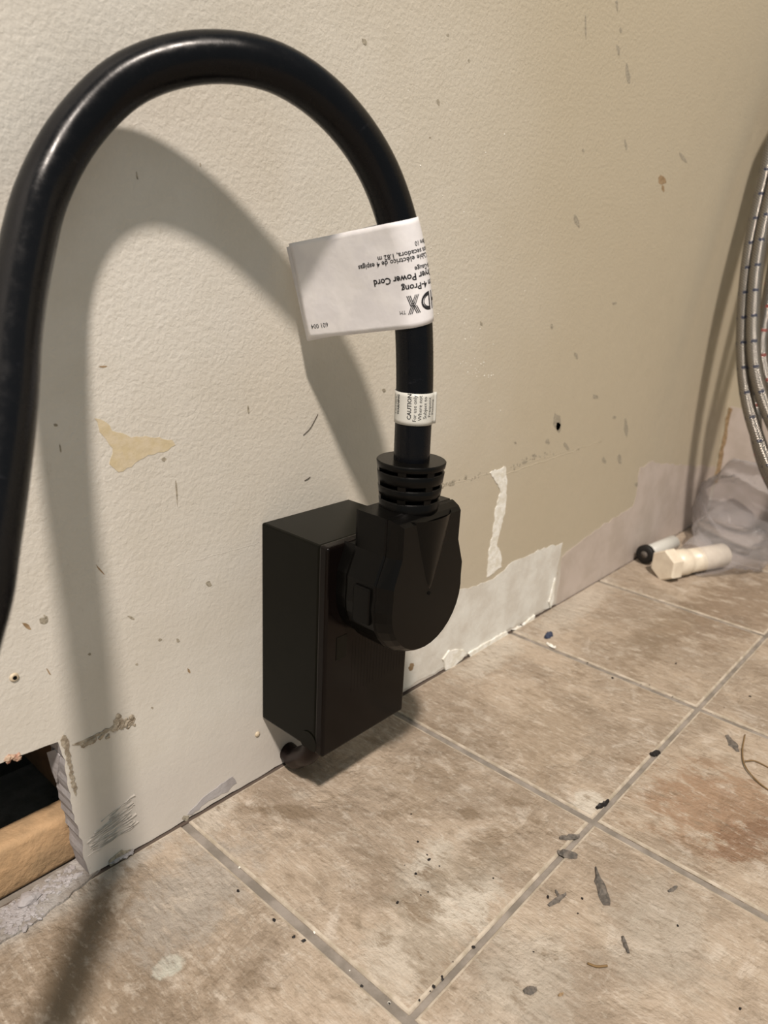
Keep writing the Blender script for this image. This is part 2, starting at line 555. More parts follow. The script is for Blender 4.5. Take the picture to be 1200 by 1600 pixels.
tm = tile_mesh()
rnd = random.Random(4)
for i in range(-6, 5):
    for j in range(-5, 1):
        x = X0 + TS * (i + .5); y = Y0 + TS * (j + .5)
        if x > 0.805 - .02: continue
        if j == 0:
            y -= 0.0016
        o = bpy.data.objects.new('tile', tm); COL.objects.link(o); o.parent = floor
        o.location = (x, y, rnd.uniform(-.0002, .0002))

# left wall: a drywall sheet with a ragged cut-out at the floor
cut_right = [(.0125, .0022), (.0105, .012), (.0100, .022), (.0085, .034), (.0072, .046), (.0068, .058), (.0060, .070), (.0045, .0775)]
cut_top = [(.0045, .0775), (-.006, .0782), (-.019, .0790), (-.05, .0812), (-.13, .083)]
cut_left = [(-.13, .083), (-.13, .0022)]
rr = noisy_outline(cut_right, .003, .0006, 3, False); rt = noisy_outline(cut_top, .004, .0003, 4, False)
# bottom edge is a little ragged
be = noisy_outline([(.806, .0007), (.44, .0007), (.24, .0010), (.0125, .0008)], .006, .0004, 5, False)
outline = [(-.95, .0022), (-.95, 1.05), (.806, 1.05)] + [tuple(p) for p in be] + [tuple(p) for p in rr[1:]] + [tuple(p) for p in rt[1:]] + [(-.13, .0022)]
bm = bmesh.new()
WT = 0.0127
fr = [bm.verts.new((x, 0, z)) for x, z in outline]
bk = [bm.verts.new((x, WT, z)) for x, z in outline]
cap_faces(bm, fr, outline)
nf_ = len(bm.faces)
cap_faces(bm, bk, outline, True)
bm.faces.ensure_lookup_table()
for f in list(bm.faces)[nf_:]: f.material_index = 1
side = []
for i in range(len(outline)):
    j = (i + 1) % len(outline)
    side.append(bm.faces.new((fr[i], fr[j], bk[j], bk[i])))
for f in side: f.material_index = 1
wall = from_bm('wall_left', bm, M['wall'])
wall.data.materials.append(M['gypsum'])
tag(wall, kind='structure')
bm = bmesh.new(); box_bm(bm, .806, .82, -1.05, .10, -.012, 1.05)
wback = tag(from_bm('wall_back', bm, M['wall']), kind='structure')

# what the cut-out shows
bm = bmesh.new(); box_bm(bm, -.40, .35, .0150, .030, -.0012, .0262, .0035, 3)
o = from_bm('bottom_plate', bm, M['wood'], wall, True); o['label'] = 'pale wooden bottom plate inside the wall'
bm = bmesh.new(); box_bm(bm, .016, .052, .0145, .10, .0262, 1.0, .001)
o = from_bm('stud', bm, M['dark_wood'], wall); o['label'] = 'dark wooden stud at the edge of the cut-out'
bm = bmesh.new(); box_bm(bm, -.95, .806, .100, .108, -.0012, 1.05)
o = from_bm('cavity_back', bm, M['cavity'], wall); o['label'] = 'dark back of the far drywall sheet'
bm = bmesh.new(); box_bm(bm, -.95, .806, .0127, .0145, .30, .31)
from_bm('lath', bm, M['dark_wood'], wall)
# flap of torn facing paper standing at the cut edge
fp = [hit(88, 1170, 1, .006), hit(75, 1175, 1, .012), hit(83, 1205, 1, .013), hit(90, 1222, 1, .010), hit(95, 1180, 1, .004)]
bm = bmesh.new()
a = [bm.verts.new(p) for p in fp]; b = [bm.verts.new(p + Vector((-.0006, 0, 0))) for p in fp]
bm.faces.new(a); bm.faces.new(b)
for i in range(5): bm.faces.new((a[i], a[(i + 1) % 5], b[(i + 1) % 5], b[i]))
o = from_bm('paper_flap', bm, M['gypsum'], wall); o['label'] = 'grey torn paper flap at the top of the cut-out'


def crumbs(name, areas, n, m, parent=None, seed=1, smin=.0006, smax=.0018, axis=2, val=0.0, flat=.6):
    """many small irregular grains joined into one piece"""
    rnd = random.Random(seed); bm = bmesh.new()
    for _ in range(n):
        (u0, v0), (u1, v1), w = rnd.choice(areas)
        t = rnd.random()
        P_ = hit(u0 + (u1 - u0) * t + rnd.uniform(-w, w), v0 + (v1 - v0) * t + rnd.uniform(-w, w), axis, val)
        s = rnd.uniform(smin, smax)
        mt = Matrix.Translation(P_) @ Matrix.Rotation(rnd.uniform(0, 6.3), 4, 'Z') @ Matrix.Diagonal((s * rnd.uniform(.7, 1.5), s, s * flat, 1))
        if axis == 1:
            mt = Matrix.Translation(P_) @ Matrix.Rotation(rnd.uniform(0, 6.3), 4, 'Y') @ Matrix.Diagonal((s * rnd.uniform(.7, 1.6), s * flat, s, 1))
        r = bmesh.ops.create_icosphere(bm, subdivisions=1, radius=1, matrix=mt)
        for v in r['verts']:
            v.co += Vector((rnd.uniform(-.25, .25), rnd.uniform(-.25, .25), rnd.uniform(-.2, .2))) * s
    return from_bm(name, bm, m, parent)


# paint and plaster marks on the left wall
wall_patch('plaster_patch', [(600, 1096), (600, 1010), (640, 965), (700, 922), (745, 915), (770, 905), (800, 880), (835, 862), (878, 848), (868, 905), (858, 948), (790, 985), (720, 1028), (640, 1072)], M['plaster'], wall, .00035, .005, .0012, 11, lab='white plaster skim along the floor beside the box')
wall_patch('primer_patch', [(868, 950), (878, 870), (930, 828), (990, 790), (1000, 730), (1020, 722), (1060, 726), (1120, 730), (1118, 800), (1070, 828), (1010, 862), (930, 912)], M['primer'], wall, .0003, .008, .0015, 12, lab='pinkish white bare strip at the far end')
wall_patch('plaster_drip', [(765, 738), (790, 728), (792, 760), (788, 800), (783, 820), (776, 850), (783, 870), (783, 885), (768, 898), (760, 902), (762, 870), (770, 830), (774, 795), (782, 765)], M['white_scar'], wall, .0004, .0022, .0009, 13, lab='white ragged vertical streak of bare plaster')
wall_patch('bare_spot', [(148, 652), (165, 660), (175, 672), (205, 683), (235, 682), (268, 688), (274, 695), (262, 704), (232, 712), (205, 728), (185, 738), (172, 725), (176, 700), (160, 682)], M['yellow'], wall, .00012, .002, .0005, 14, lab='yellowish bare patch of paint below the cord shadow')
bm = bmesh.new()
# grey troweled comb ridges at the lower left
rnd = random.Random(7)
for k in range(13):
    t = k / 12
    p0 = hit(134 + 2 * t, 1302 + 36 * t, 1, 0); p1 = hit(212 + 6 * rnd.random(), 1238 + 44 * t + 4 * t, 1, 0)
    q0 = p0.lerp(p1, rnd.uniform(0, .25) + (.25 if k < 3 else 0)); q1 = p0.lerp(p1, rnd.uniform(.85, 1.0))
    d = (q1 - q0); nrm = Vector((-d.z, 0, d.x)).normalized() * .00035
    N_ = 9; prev = None
    for i in range(N_):
        s = i / (N_ - 1); c = q0 + d * s + Vector((0, 0, rnd.uniform(-.0003, .0003))); w = rnd.uniform(.3, 1.4)
        ring = [bm.verts.new(c - nrm * w + Vector((0, .0003, 0))), bm.verts.new(c + Vector((0, -.0007 * w, 0))), bm.verts.new(c + nrm * w + Vector((0, .0003, 0)))]
        if prev:
            bm.faces.new((prev[0], prev[1], ring[1], ring[0])); bm.faces.new((prev[1], prev[2], ring[2], ring[1]))
        prev = ring
o = from_bm('trowel_ridges', bm, M['ridge'], wall); tag(o, 'combed grey adhesive ridges near the cut-out', kind='stuff')
# torn paper mark right of the cut-out and lumps
wall_patch('torn_strip', [(112, 1163), (130, 1156), (152, 1146), (176, 1132), (196, 1124), (210, 1122), (207, 1130), (186, 1137), (152, 1151), (120, 1165)], M['torn'], wall, .0003, .0018, .0009, 16)
o = crumbs('torn_lumps', [((178, 1128), (208, 1122), 7), ((176, 1132), (206, 1134), 6), ((120, 1165), (170, 1150), 3)], 46, M['torn'], wall, 3, .0006, .0018, 1, 0, .7)
tag(o, kind='stuff')
o = crumbs('torn_edge', [((14, 1186), (32, 1182), 4)], 14, M['red_fleck'], wall, 4, .0006, .0016, 1, 0, .8)
tag(o, 'reddish torn paper on the top edge of the cut-out', kind='stuff')
wall_patch('torn_strip', [(94, 1156), (98, 1149), (105, 1152), (109, 1172), (112, 1202), (119, 1230), (119, 1242), (114, 1236), (108, 1205), (102, 1175)], M['torn'], wall, .0004, .0012, .0005, 17)
wall_patch('paint_tear', [(292, 1272), (318, 1245), (345, 1225), (362, 1214), (369, 1222), (356, 1236), (330, 1248), (300, 1272)], M['gypsum'], wall, .0003, .002, .0006, 18, lab='grey torn paint sliver just above the floor')
wall_patch('paint_tear', [(170, 1345), (186, 1330), (205, 1326), (206, 1338), (190, 1348), (172, 1352)], M['scuff'], wall, .0005, .0012, .0006, 19)
wall_patch('plaster_lump', [(690, 1030), (700, 1016), (722, 1014), (726, 1022), (708, 1040), (694, 1046)], M['white_scar'], wall, .0016, .0025, .0006, 20)
wall_patch('plaster_lump', [(730, 1020), (760, 1002), (790, 985), (792, 992), (760, 1010), (734, 1028)], M['white_scar'], wall, .0016, .003, .0005, 21)
wall_patch('plaster_lump', [(798, 984), (815, 976), (833, 960), (832, 968), (812, 982)], M['white_scar'], wall, .0018, .003, .0006, 22)
wall_patch('plaster_lump', [(862, 918), (866, 902), (863, 938), (858, 950), (856, 940)], M['white_scar'], wall, .0014, .003, .0004, 23)
# nail heads and small holes
for (u, v, rr_, nm) in ((22, 1058, .0016, 'screw_hole'), (402, 1147, .0014, 'nail_head'), (642, 1042, .0030, 'rust_spot')):
    p = hit(u, v, 1, 0); bm = bmesh.new()
    if nm == 'rust_spot':
        bm.free(); q = [(p.x + math.cos(a) * rr_, p.z + math.sin(a) * rr_) for a in np.linspace(0, 6.28, 10)[:-1]]
        prism(nm, noisy_outline(q, .001, .0006, 3), 'xz', 0, .0004, M['brown'], wall)
        continue
    for (r0, y) in ((rr_, .0004), (rr_, -.0004), (rr_ * .7, -.0009), (rr_ * .35, -.0006 if nm == 'nail_head' else .0003)):
        pass
    rings = [(rr_ * 1.2, .0003), (rr_ * 1.05, -.0006), (rr_ * .55, -.0009), (rr_ * .4, .0002 if nm == 'screw_hole' else -.0010)]
    prev = None
    for r0, y in rings:
        vs = [bm.verts.new((p.x + math.cos(k * math.pi / 6) * r0, y, p.z + math.sin(k * math.pi / 6) * r0)) for k in range(12)]
        if prev:
            for k in range(12): bm.faces.new((prev[k], prev[(k + 1) % 12], vs[(k + 1) % 12], vs[k]))
        prev = vs
    bm.faces.new(prev)
    o = from_bm(nm, bm, M['caulk'], wall, True)
    if nm == 'screw_hole':
        q = [(p.x + math.cos(a) * rr_ * .5, p.z + math.sin(a) * rr_ * .5) for a in np.linspace(0, 6.28, 9)[:-1]]
        prism('hole', q, 'xz', -.0004, .0006, M['slot'], wall)
# scuffs: (u, v, length px, width px, angle deg, dark?)
SC = [(570, 66, 14, 7, 60, 1), (685, 160, 12, 5, 80, 1), (672, 215, 4, 3, 0, 1), (733, 95, 6, 4, 80, 0), (915, 40, 40, 3, 88, 1), (964, 8, 20, 4, 86, 1), (966, 78, 18, 5, 80, 1),
      (981, 115, 40, 6, 84, 1), (970, 47, 12, 4, 80, 1), (1034, 282, 16, 14, 60, 2), (1036, 294, 12, 5, 80, 2), (901, 345, 24, 8, 70, 1), (978, 227, 18, 4, 80, 1), (911, 235, 5, 5, 0, 1), (870, 660, 34, 13, 84, 0),
      (872, 668, 16, 9, 84, 1), (978, 668, 30, 7, 84, 1), (862, 510, 12, 5, 84, 1), (900, 556, 12, 6, 70, 0), (960, 652, 6, 6, 0, 0), (944, 720, 12, 6, 70, 0), (968, 718, 18, 6, 84, 0), (996, 757, 9, 7, 0, 1), (752, 506, 8, 5, 80, 1), (960, 474, 7, 5, 0, 0),
      (690, 758, 14, 9, 0, 1), (705, 756, 12, 8, 0, 1), (805, 692, 5, 4, 0, 1), (855, 690, 10, 8, 60, 0), (885, 698, 14, 6, 60, 1), (1067, 246, 22, 6, 60, 0), (835, 712, 8, 6, 0, 1), (820, 722, 12, 4, -20, 1),
      (68, 970, 16, 11, 10, 0), (72, 964, 10, 4, 40, 0), (42, 978, 18, 7, 40, 2), (326, 912, 11, 9, 60, 0), (278, 1001, 8, 5, 50, 0), (140, 1022, 6, 5, 0, 0), (214, 1038, 5, 4, 0, 1), (156, 890, 22, 3, 50, 2), (295, 1048, 10, 4, 70, 2),
      (87, 664, 7, 6, 0, 1), (94, 700, 14, 3, 80, 0), (205, 965, 14, 4, 30, 0), (160, 573, 14, 3, -5, 2), (214, 275, 14, 3, 80, 0), (256, 718, 8, 7, 0, 0), (238, 1106, 4, 4, 0, 0), (76, 1050, 14, 3, 60, 2), (313, 257, 7, 3, 80, 1),
      (388, 640, 14, 3, 80, 0), (276, 770, 40, 3, 86, 0), (250, 1000, 6, 5, 0, 0), (600, 610, 8, 6, 60, 0), (700, 55, 5, 4, 60, 0), (930, 620, 10, 8, 0, 0), (1015, 880, 6, 4, 0, 1), (966, 862, 22, 8, 70, 1), (935, 930, 16, 7, 80, 1), (750, 1040, 12, 6, 0, 1),
      (805, 970, 14, 10, 20, 1), (800, 1000, 14, 6, -30, 1), (868, 896, 10, 8, 70, 2), (290, 1278, 14, 10, 0, 1)]
for k, (u, v, L_, W_, an, dk) in enumerate(SC):
    ra = math.radians(an); pts = []
    rnd = random.Random(100 + k)
    nn = 9
    for i in range(nn):
        a = 2 * math.pi * i / nn; s = rnd.uniform(.65, 1.15)
        x = math.cos(a) * L_ / 2 * s; y = math.sin(a) * W_ / 2 * s
        p = hit(u + x * math.cos(ra) - y * math.sin(ra), v + x * math.sin(ra) + y * math.cos(ra), 1, 0)
        pts.append((p.x, p.z))
    prism('scuff', pts, 'xz', 0, .00008, (M['yellow'] if False else M['scuff2'] if dk == 0 and 'scuff2' in M else M['scuff'] if dk < 2 else M['brown']), wall)
# caulk ridges left from the old baseboard
rnd = random.Random(9)
for (a, b, n_, z_) in (((686, 762), (940, 690), 40, .0004), ((770, 748), (905, 702), 26, .0005), ((276, 884), (405, 848), 24, .0003), ((640, 985), (700, 962), 12, .0005)):
    pts = [hit(a[0] + (b[0] - a[0]) * i / (n_ - 1), a[1] + (b[1] - a[1]) * i / (n_ - 1) + rnd.uniform(-1, 1) * 1.0, 1, 0.0001) for i in range(n_)]
    tube('caulk_ridge', pts, z_ * .6, M['wall'], wall, 6)
# dots of grime on the ridge
o = crumbs('grime', [((686, 761), (780, 734), 3), ((686, 760), (712, 753), 3), ((800, 728), (870, 705), 4)], 60, M['scuff'], wall, 12, .0004, .0014, 1, 0, .15); tag(o, kind='stuff')
o = crumbs('paint_specks', [((600, 60), (780, 400), 90), ((680, 420), (780, 640), 50), ((720, 570), (780, 585), 12)], 60, M['white_scar'], wall, 13, .0002, .0005, 1, 0, .5); tag(o, kind='stuff')
# hole of bare paint on the back wall: unpainted drywall where the baseboard was
prism('bare_drywall', noisy_outline([(-.004, .0), (-.004, .137), (-.30, .139), (-1.0, .139), (-1.0, 0)], .02, .0006, 31), 'yz', .806, .0006, M['primer'], wback)['label'] = 'unpainted white band of the back wall'
prism('paper_edge', noisy_outline([(-.002, .045), (-.002, .135), (-.006, .135), (-.006, .045)], .006, .0008, 32), 'yz', .806, .0012, M['brown'], wback)
# dark joint line where wall meets floor
bm = bmesh.new(); box_bm(bm, -.95, .806, -.0012, .012, -.004, -.0004)
from_bm('floor_gap', bm, M['gap'], floor)
prism('mortar_smear', noisy_outline([tuple(hit(u, v, 2, 0)[:2]) for u, v in [(-150, 1520), (-150, 1470), (0, 1423), (35, 1402), (110, 1352), (128, 1338), (158, 1352), (150, 1368), (60, 1440), (0, 1478)]], .003, .0008, 41), 'xy', 0, .0012, M['mortar'], floor)
# plaster dust and rubble at the foot of the cut-out
o = crumbs('plaster_rubble', [((0, 1440), (120, 1362), 12), ((5, 1432), (110, 1372), 8), ((0, 1460), (60, 1420), 12), ((170, 1345), (205, 1330), 4)], 420, M['gypsum'], None, 21, .0003, .0014, 2, .0013, .6)
tag(o, 'pale grey plaster rubble along the foot of the wall opening', 'rubble', kind='stuff')
o = crumbs('dark_grit', [((360, 1390), (632, 1585), 5), ((650, 1570), (760, 1455), 5), ((600, 1250), (700, 1400), 60), ((780, 1400), (1190, 1560), 50), ((900, 1020), (1150, 1080), 40), ((250, 1290), (300, 1275), 4), ((30, 1420), (110, 1372), 4)], 55, M['black_chip'], None, 22, .0003, .0009, 2, 0.0002, .6)
tag(o, 'fine black grit scattered over the tiles and joints', 'grit', kind='stuff')
o = crumbs('joint_edge_chips', [((300, 1285), (630, 1590), 5), ((640, 1580), (880, 1330), 5)], 9, M['white_scar'], floor, 23, .0003, .0009, 2, -.0008, .5); tag(o, kind='stuff')
# chunk
def chunk(name, c, s, m, label, cat, seed, group=None):
    rnd = random.Random(seed); bm = bmesh.new()
    bmesh.ops.create_icosphere(bm, subdivisions=2, radius=1)
    for v in bm.verts:
        n_ = noise.noise(v.co * 1.4 + Vector((seed, 0, 0)))
        v.co = Vector((v.co.x * s[0], v.co.y * s[1], v.co.z * s[2])) * (1 + .45 * n_)
    mn = min(v.co.z for v in bm.verts)
    for v in bm.verts: v.co.z = max(v.co.z, mn * .45)
    mn = min(v.co.z for v in bm.verts)
    for v in bm.verts: v.co += Vector((c[0], c[1], c[2] - mn))
    o = from_bm(name, bm, m, None)
    return tag(o, label, cat, group)


p = hit(45, 1410, 2, 0.001)
chunk('plaster_chunk', (p.x, p.y, .0012), (.0045, .003, .0032), M['gypsum'], 'largest pale plaster lump in the rubble below the wooden plate', 'plaster chunk', 2)


def flake(a, b, wpx, h, m, name, label, cat, seed, group=None, bend=0.0, club=0.0):
    """thin torn flake lying on the tiles between two measured ends"""
    A, B = hit(*a, 2, 0), hit(*b, 2, 0)
    d = B - A; L_ = d.length; d.normalize(); s = Vector((-d.y, d.x, 0))
    sc_ = (hit(a[0] + 5, a[1], 2, 0) - A).length / 5
    rnd = random.Random(seed); N_ = 9; bm = bmesh.new(); prev = None
    for i in range(N_):
        t = i / (N_ - 1)
        w = wpx * sc_ / 2 * (math.sin(math.pi * min(max(t, .08), .95)) ** .5) * rnd.uniform(.7, 1.15) * (1 - club + club * 1.6 * t)
        c = A + d * (L_ * t) + s * (bend * math.sin(math.pi * t) + rnd.uniform(-.1, .1) * w)
        z0 = .0002; hh = h * (.35 + .65 * rnd.random())
        ring = [bm.verts.new(c + s * w + Vector((0, 0, z0))), bm.verts.new(c + s * w * .55 + Vector((0, 0, z0 + hh))),
                bm.verts.new(c - s * w * .5 + Vector((0, 0, z0 + hh * rnd.uniform(.6, 1)))), bm.verts.new(c - s * w + Vector((0, 0, z0)))]
        if prev:
            for k in range(4): bm.faces.new((prev[k], prev[(k + 1) % 4], ring[(k + 1) % 4], ring[k]))
        else: bm.faces.new(ring)
        prev = ring
    bm.faces.new(prev)
    o = from_bm(name, bm, m)
    return tag(o, label, cat, group)


GRP = 'dark flakes of debris on the tiles'
flake((930, 1357), (948, 1415), 21, .0016, M['dark_chip'], 'debris_flake', 'longest dark grey flake, club shaped, lying on the near right tile', 'flake', 1, GRP, club=.75)
flake((857, 1416), (884, 1398), 9, .0015, M['dark_chip'], 'debris_flake', 'small forked dark flake left of the longest flake', 'flake', 2, GRP)
flake((868, 1392), (874, 1404), 6, .0012, M['dark_chip'], 'debris_flake', 'short prong shaped dark flake touching the forked flake', 'flake', 12, GRP)
flake((871, 1332), (902, 1340), 15, .0022, M['dark_chip'], 'debris_flake', 'oval dark flake at the edge of the long joint, nearer of the pair', 'flake', 3, GRP)
flake((874, 1311), (905, 1308), 9, .0020, M['dark_chip'], 'debris_flake', 'slim dark flake across the long joint, farther of the pair', 'flake', 4, GRP)
flake((932, 1264), (951, 1253), 8, .0022, M['black_chip'], 'debris_flake', 'blackish wedge in the long joint beside the pale tile spot', 'flake', 5, GRP)
flake((1016, 1180), (1031, 1177), 9, .0024, M['black_chip'], 'debris_flake', 'black bead of debris in the long joint', 'flake', 6, GRP)
flake((1136, 1150), (1153, 1175), 14, .0014, M['dark_chip'], 'debris_flake', 'grey angular flake beside the curled brown fibre', 'flake', 7, GRP)
flake((972, 1464), (982, 1490), 9, .0014, M['dark_chip'], 'debris_flake', 'small upright grey flake below the longest flake', 'flake', 8, GRP)
flake((818, 1551), (838, 1546), 15, .0018, M['dark_chip'], 'debris_flake', 'round ragged grey flake near the bottom edge of the frame', 'flake', 9, GRP)
flake((1044, 1394), (1058, 1386), 6, .0010, M['dark_chip'], 'debris_flake', 'tiny pale grey flake right of the longest flake', 'flake', 10, GRP)
flake((872, 1557), (880, 1553), 5, .0010, M['brown'], 'debris_flake', 'tiny brown flake right of the ragged round flake', 'flake', 11, GRP)
flake((852, 998), (862, 990), 12, .003, M['navy'], 'debris_flake', 'dark navy fleck on the far tile near the wall', 'flake', 13, GRP)
flake((854, 1006), (868, 1013), 7, .0016, M['white_scar'], 'debris_flake', 'white scrap just below the dark navy fleck', 'flake', 14, GRP)
tag(tube('wood_splinter', catmull([hit(918, 1505, 2, .0007), hit(932, 1510, 2, .0008), hit(949, 1509, 2, .0007)], 10), .0005, M['fiber'], None, 6), 'thin tan splinter lying below the small upright flake', 'splinter')
tag(tube('curled_fiber', catmull([hit(1164, 1148, 2, .0006), hit(1160, 1175, 2, .0012), hit(1165, 1198, 2, .0016), (hit(1185, 1222, 2, .0012)), hit(1206, 1238, 2, .0006)], 24), .00045, M['fiber'], None, 6), 'long curled brown fibre on the right tile', 'fibre')
tag(tube('curled_fiber', catmull([hit(1164, 1189, 2, .0022), hit(1180, 1189, 2, .0012), hit(1206, 1202, 2, .0006)], 14), .0004, M['fiber'], None, 6), 'short brown fibre branching right from the long curled one', 'fibre')
tag(tube('hair_strand', catmull([hit(474, 680, 1, -.0002), hit(484, 670, 1, -.0004), hit(490, 660, 1, -.0005), hit(497, 647, 1, -.0002)], 14), .00016, M['hair'], None, 5), 'dark hair stuck to the wall above the black box', 'hair')
tag(tube('hair_strand', catmull([hit(476, 751, 1, -.0002), hit(481, 748, 1, -.0004), hit(485, 745, 1, -.0002)], 6), .00018, M['hair'], None, 5), 'short dark bristle on the wall close above the black box', 'hair')

# ------------------------------------------------------------------ receptacle box
BX, BW, BD, BZ, BH = .1133, .0624, .0480, .0378, .1134
rb = empty('outlet_box', (BX + BW / 2, 0, BZ), 'black surface mounted dryer outlet box on the wall just above the floor', 'outlet')
bm = bmesh.new(); box_bm(bm, BX + .0004, BX + BW - .0004, -BD + .0058, -.0002, BZ + .0004, BZ + BH - .0004, .0012, 2)
from_bm('housing', bm, M['box'], rb)
# cover with rounded edges
bm = bmesh.new(); box_bm(bm, BX, BX + BW, -BD, -BD + .0060, BZ, BZ + BH, .0014, 3)
from_bm('cover', bm, M['cover'], rb)
# seam shadow strip between housing and cover is the small step; recessed mark on the face
bm = bmesh.new(); box_bm(bm, BX + .0075, BX + .0145, -BD - .0003, -BD + .0002, .0905, .1030, .0001, 1)
from_bm('face_mark', bm, M['box'], rb)
bm = bmesh.new()
for k in range(17):  # shallow bars imitate the faint striped moire reflection on the cover
    x = BX + .019 + k * .00235
    box_bm(bm, x, x + .0011, -BD - .00005, -BD + .0002, BZ + .030, BZ + .060)
o = from_bm('moire_stripes', bm, M['cover'], rb); tag(o, kind='stuff')
# round knockout at the lower front corner of the side
bm = bmesh.new()
bmesh.ops.create_cone(bm, cap_ends=True, segments=24, radius1=.0060, radius2=.0058, depth=.0006, matrix=Matrix.Translation((BX + .0002, -BD + .0105, BZ + .0045)) @ Matrix.Rotation(math.pi / 2, 4, 'Y'))
for v in bm.verts:
    v.co.z = max(v.co.z, BZ + .0005)
from_bm('knockout', bm, M['box'], rb)
# short cable leaving below the box into the wall gap
tag(tube('wall_cable', catmull([(BX + .0100, -.0310, BZ + .004), (BX + .0102, -.0305, BZ - .006), (BX + .0112, -.026, BZ - .0145), (BX + .014, -.018, BZ - .0215), (BX + .017, -.009, .0080), (BX + .019, -.0015, .0072), (BX + .019, .006, .0072)], 26), .0056, M['cable'], None, 16),
    'dark red cable curving out from under the black outlet box', 'cable')

# ------------------------------------------------------------------ plug
PX = .1474
pl = empty('dryer_plug', (PX, -BD, .098), 'black angled dryer plug pushed into the outlet box', 'plug')


def outline_plug(hw_top, ztop, zsh, R_, zc, n=18, x=PX, shz=None):
    """front outline: straight neck, shoulders, then round bottom"""
    pts = []
    a0 = 0.18
    for i in range(n + 1):
        a = a0 - (math.pi + 2 * a0) * i / n
        pts.append((x + math.cos(a) * R_, zc + math.sin(a) * R_))
    pts = pts + [(x - R_ * .985, zc + .0115), (x - hw_top, zsh), (x - hw_top, ztop), (x + hw_top, ztop), (x + hw_top, zsh), (x + R_ * .985, zc + .0115)]
    return pts


def extrude_rings(bm, rings):
    """rings: list of (outline, y)"""
    prev = None
    for ol, y in rings:
        vs = [bm.verts.new((a, y, b)) for a, b in ol]
        if prev:
            n = len(vs)
            for i in range(n): bm.faces.new((prev[i], prev[(i + 1) % n], vs[(i + 1) % n], vs[i]))
        else: bm.faces.new(vs)
        prev = vs
    bm.faces.new(list(reversed(prev)))


ZC = .1275
R_ = .0292
bm = bmesh.new()
ol = lambda s, d=0: outline_plug(.0233 * s, .1697 - d, .1520, R_ * s, ZC)
extrude_rings(bm, [(ol(.96, .019), -BD + .0008), (ol(.96, .019), -.0545), (ol(.985), -.0546), (ol(1.0), -.0560), (ol(1.0), -.0722), (ol(.975, .0003), -.0730)])
o = from_bm('rear_shell', bm, M['plug'], pl)
bm = bmesh.new()
extrude_rings(bm, [(ol(.975, .0003), -.0730), (ol(1.0), -.0738), (ol(.985, .0003), -.0752), (ol(.93, .0015), -.0790), (ol(.88, .0030), -.0812)])
o = from_bm('front_shell', bm, M['plug'], pl)
# tapering ridge on the face
bm = bmesh.new(); prev = None
for i in range(12):
    t = i / 11; z = .1680 - t * .037; hw = .0128 * (1 - t) ** .8 + .0022; pro = .0075 * (1 - t) + .0006
    ring = []
    for k in range(11):
        a = math.pi * k / 10
        ring.append(bm.verts.new((PX + .0006 * t + math.cos(a) * hw, -.0770 - pro * math.sin(a) - .0035 * t * math.sin(a) ** .5 if k not in (0, 10) else -.0770, z)))
    if prev:
        for k in range(10): bm.faces.new((prev[k], prev[k + 1], ring[k + 1], ring[k]))
    prev = ring
bm.faces.new(prev)
from_bm('face_ridge', bm, M['plug'], pl, True)
# small round dimple, side clip, top nub
bm = bmesh.new(); bmesh.ops.create_cone(bm, cap_ends=True, segments=16, radius1=.0009, radius2=.0009, depth=.0006, matrix=Matrix.Translation((PX + .0002, -.0813, .1300)) @ Matrix.Rotation(math.pi / 2, 4, 'X'))
from_bm('dimple', bm, M['slot'], pl)
bm = bmesh.new(); box_bm(bm, PX - R_ - .0010, PX - R_ + .004, -.0710, -.0610, .1190, .1370, .0006, 2)
from_bm('side_clip', bm, M['plug'], pl)
# strain relief: a core, four ribbed rings and upright bridges between the slots
SX, SY = PX + .0002, -.0658


def ring_obj(name, z0, z1, r0, r1, m, bev=.0004):
    bm = bmesh.new(); seg = 40; prev = None
    for r, z in ((r0 - bev, z0), (r0, z0 + bev), (r1, z1 - bev), (r1 - bev, z1)):
        vs = [bm.verts.new((SX + math.cos(2 * math.pi * k / seg) * r, SY + math.sin(2 * math.pi * k / seg) * r, z)) for k in range(seg)]
        if prev:
            for k in range(seg): bm.faces.new((prev[k], prev[(k + 1) % seg], vs[(k + 1) % seg], vs[k]))
        else: bm.faces.new(list(reversed(vs)))
        prev = vs
    bm.faces.new(prev)
    o = from_bm(name, bm, m, pl, False)
    for f in o.data.polygons:
        f.use_smooth = abs(f.normal.z) < .5
    return o


ring_obj('relief_core', .1640, .1905, .0100, .0112, M['slot'])
zz = [(.1640, .1688), (.1706, .1746), (.1766, .1806), (.1826, .1918)]
zz = [(.1640, .1684), (.1698, .1742), (.1756, .1800), (.1816, .1858), (.1858, .1915)]
zz = [(.1640, .1738), (.1754, .1801), (.1817, .1868), (.1884, .1915)]
for a, b in zz:
    rz = lambda z: .0133 + (z - .164) / .0275 * .0027
    ring_obj('relief_ring', a, b, rz(a), rz(b), M['plug'])
for k, an in enumerate((205, 255, 335, 25, 85, 145)):
    a = math.radians(an); bm = bmesh.new()
    r0 = .0092; w = .0019
    d = Vector((math.cos(a), math.sin(a), 0)); s = Vector((-d.y, d.x, 0))
    vs = []
    for z, r in ((.1650, .0132), (.1890, .0155)):
        for (rr_, ww) in ((r0, -w), (r0, w), (r, w), (r, -w)):
            vs.append(bm.verts.new(Vector((SX, SY, z)) + d * rr_ + s * ww))
    for f in ((0, 1, 2, 3), (7, 6, 5, 4), (0, 4, 5, 1), (1, 5, 6, 2), (2, 6, 7, 3), (3, 7, 4, 0)): bm.faces.new([vs[i] for i in f])
    from_bm('relief_bridge', bm, M['plug'], pl)

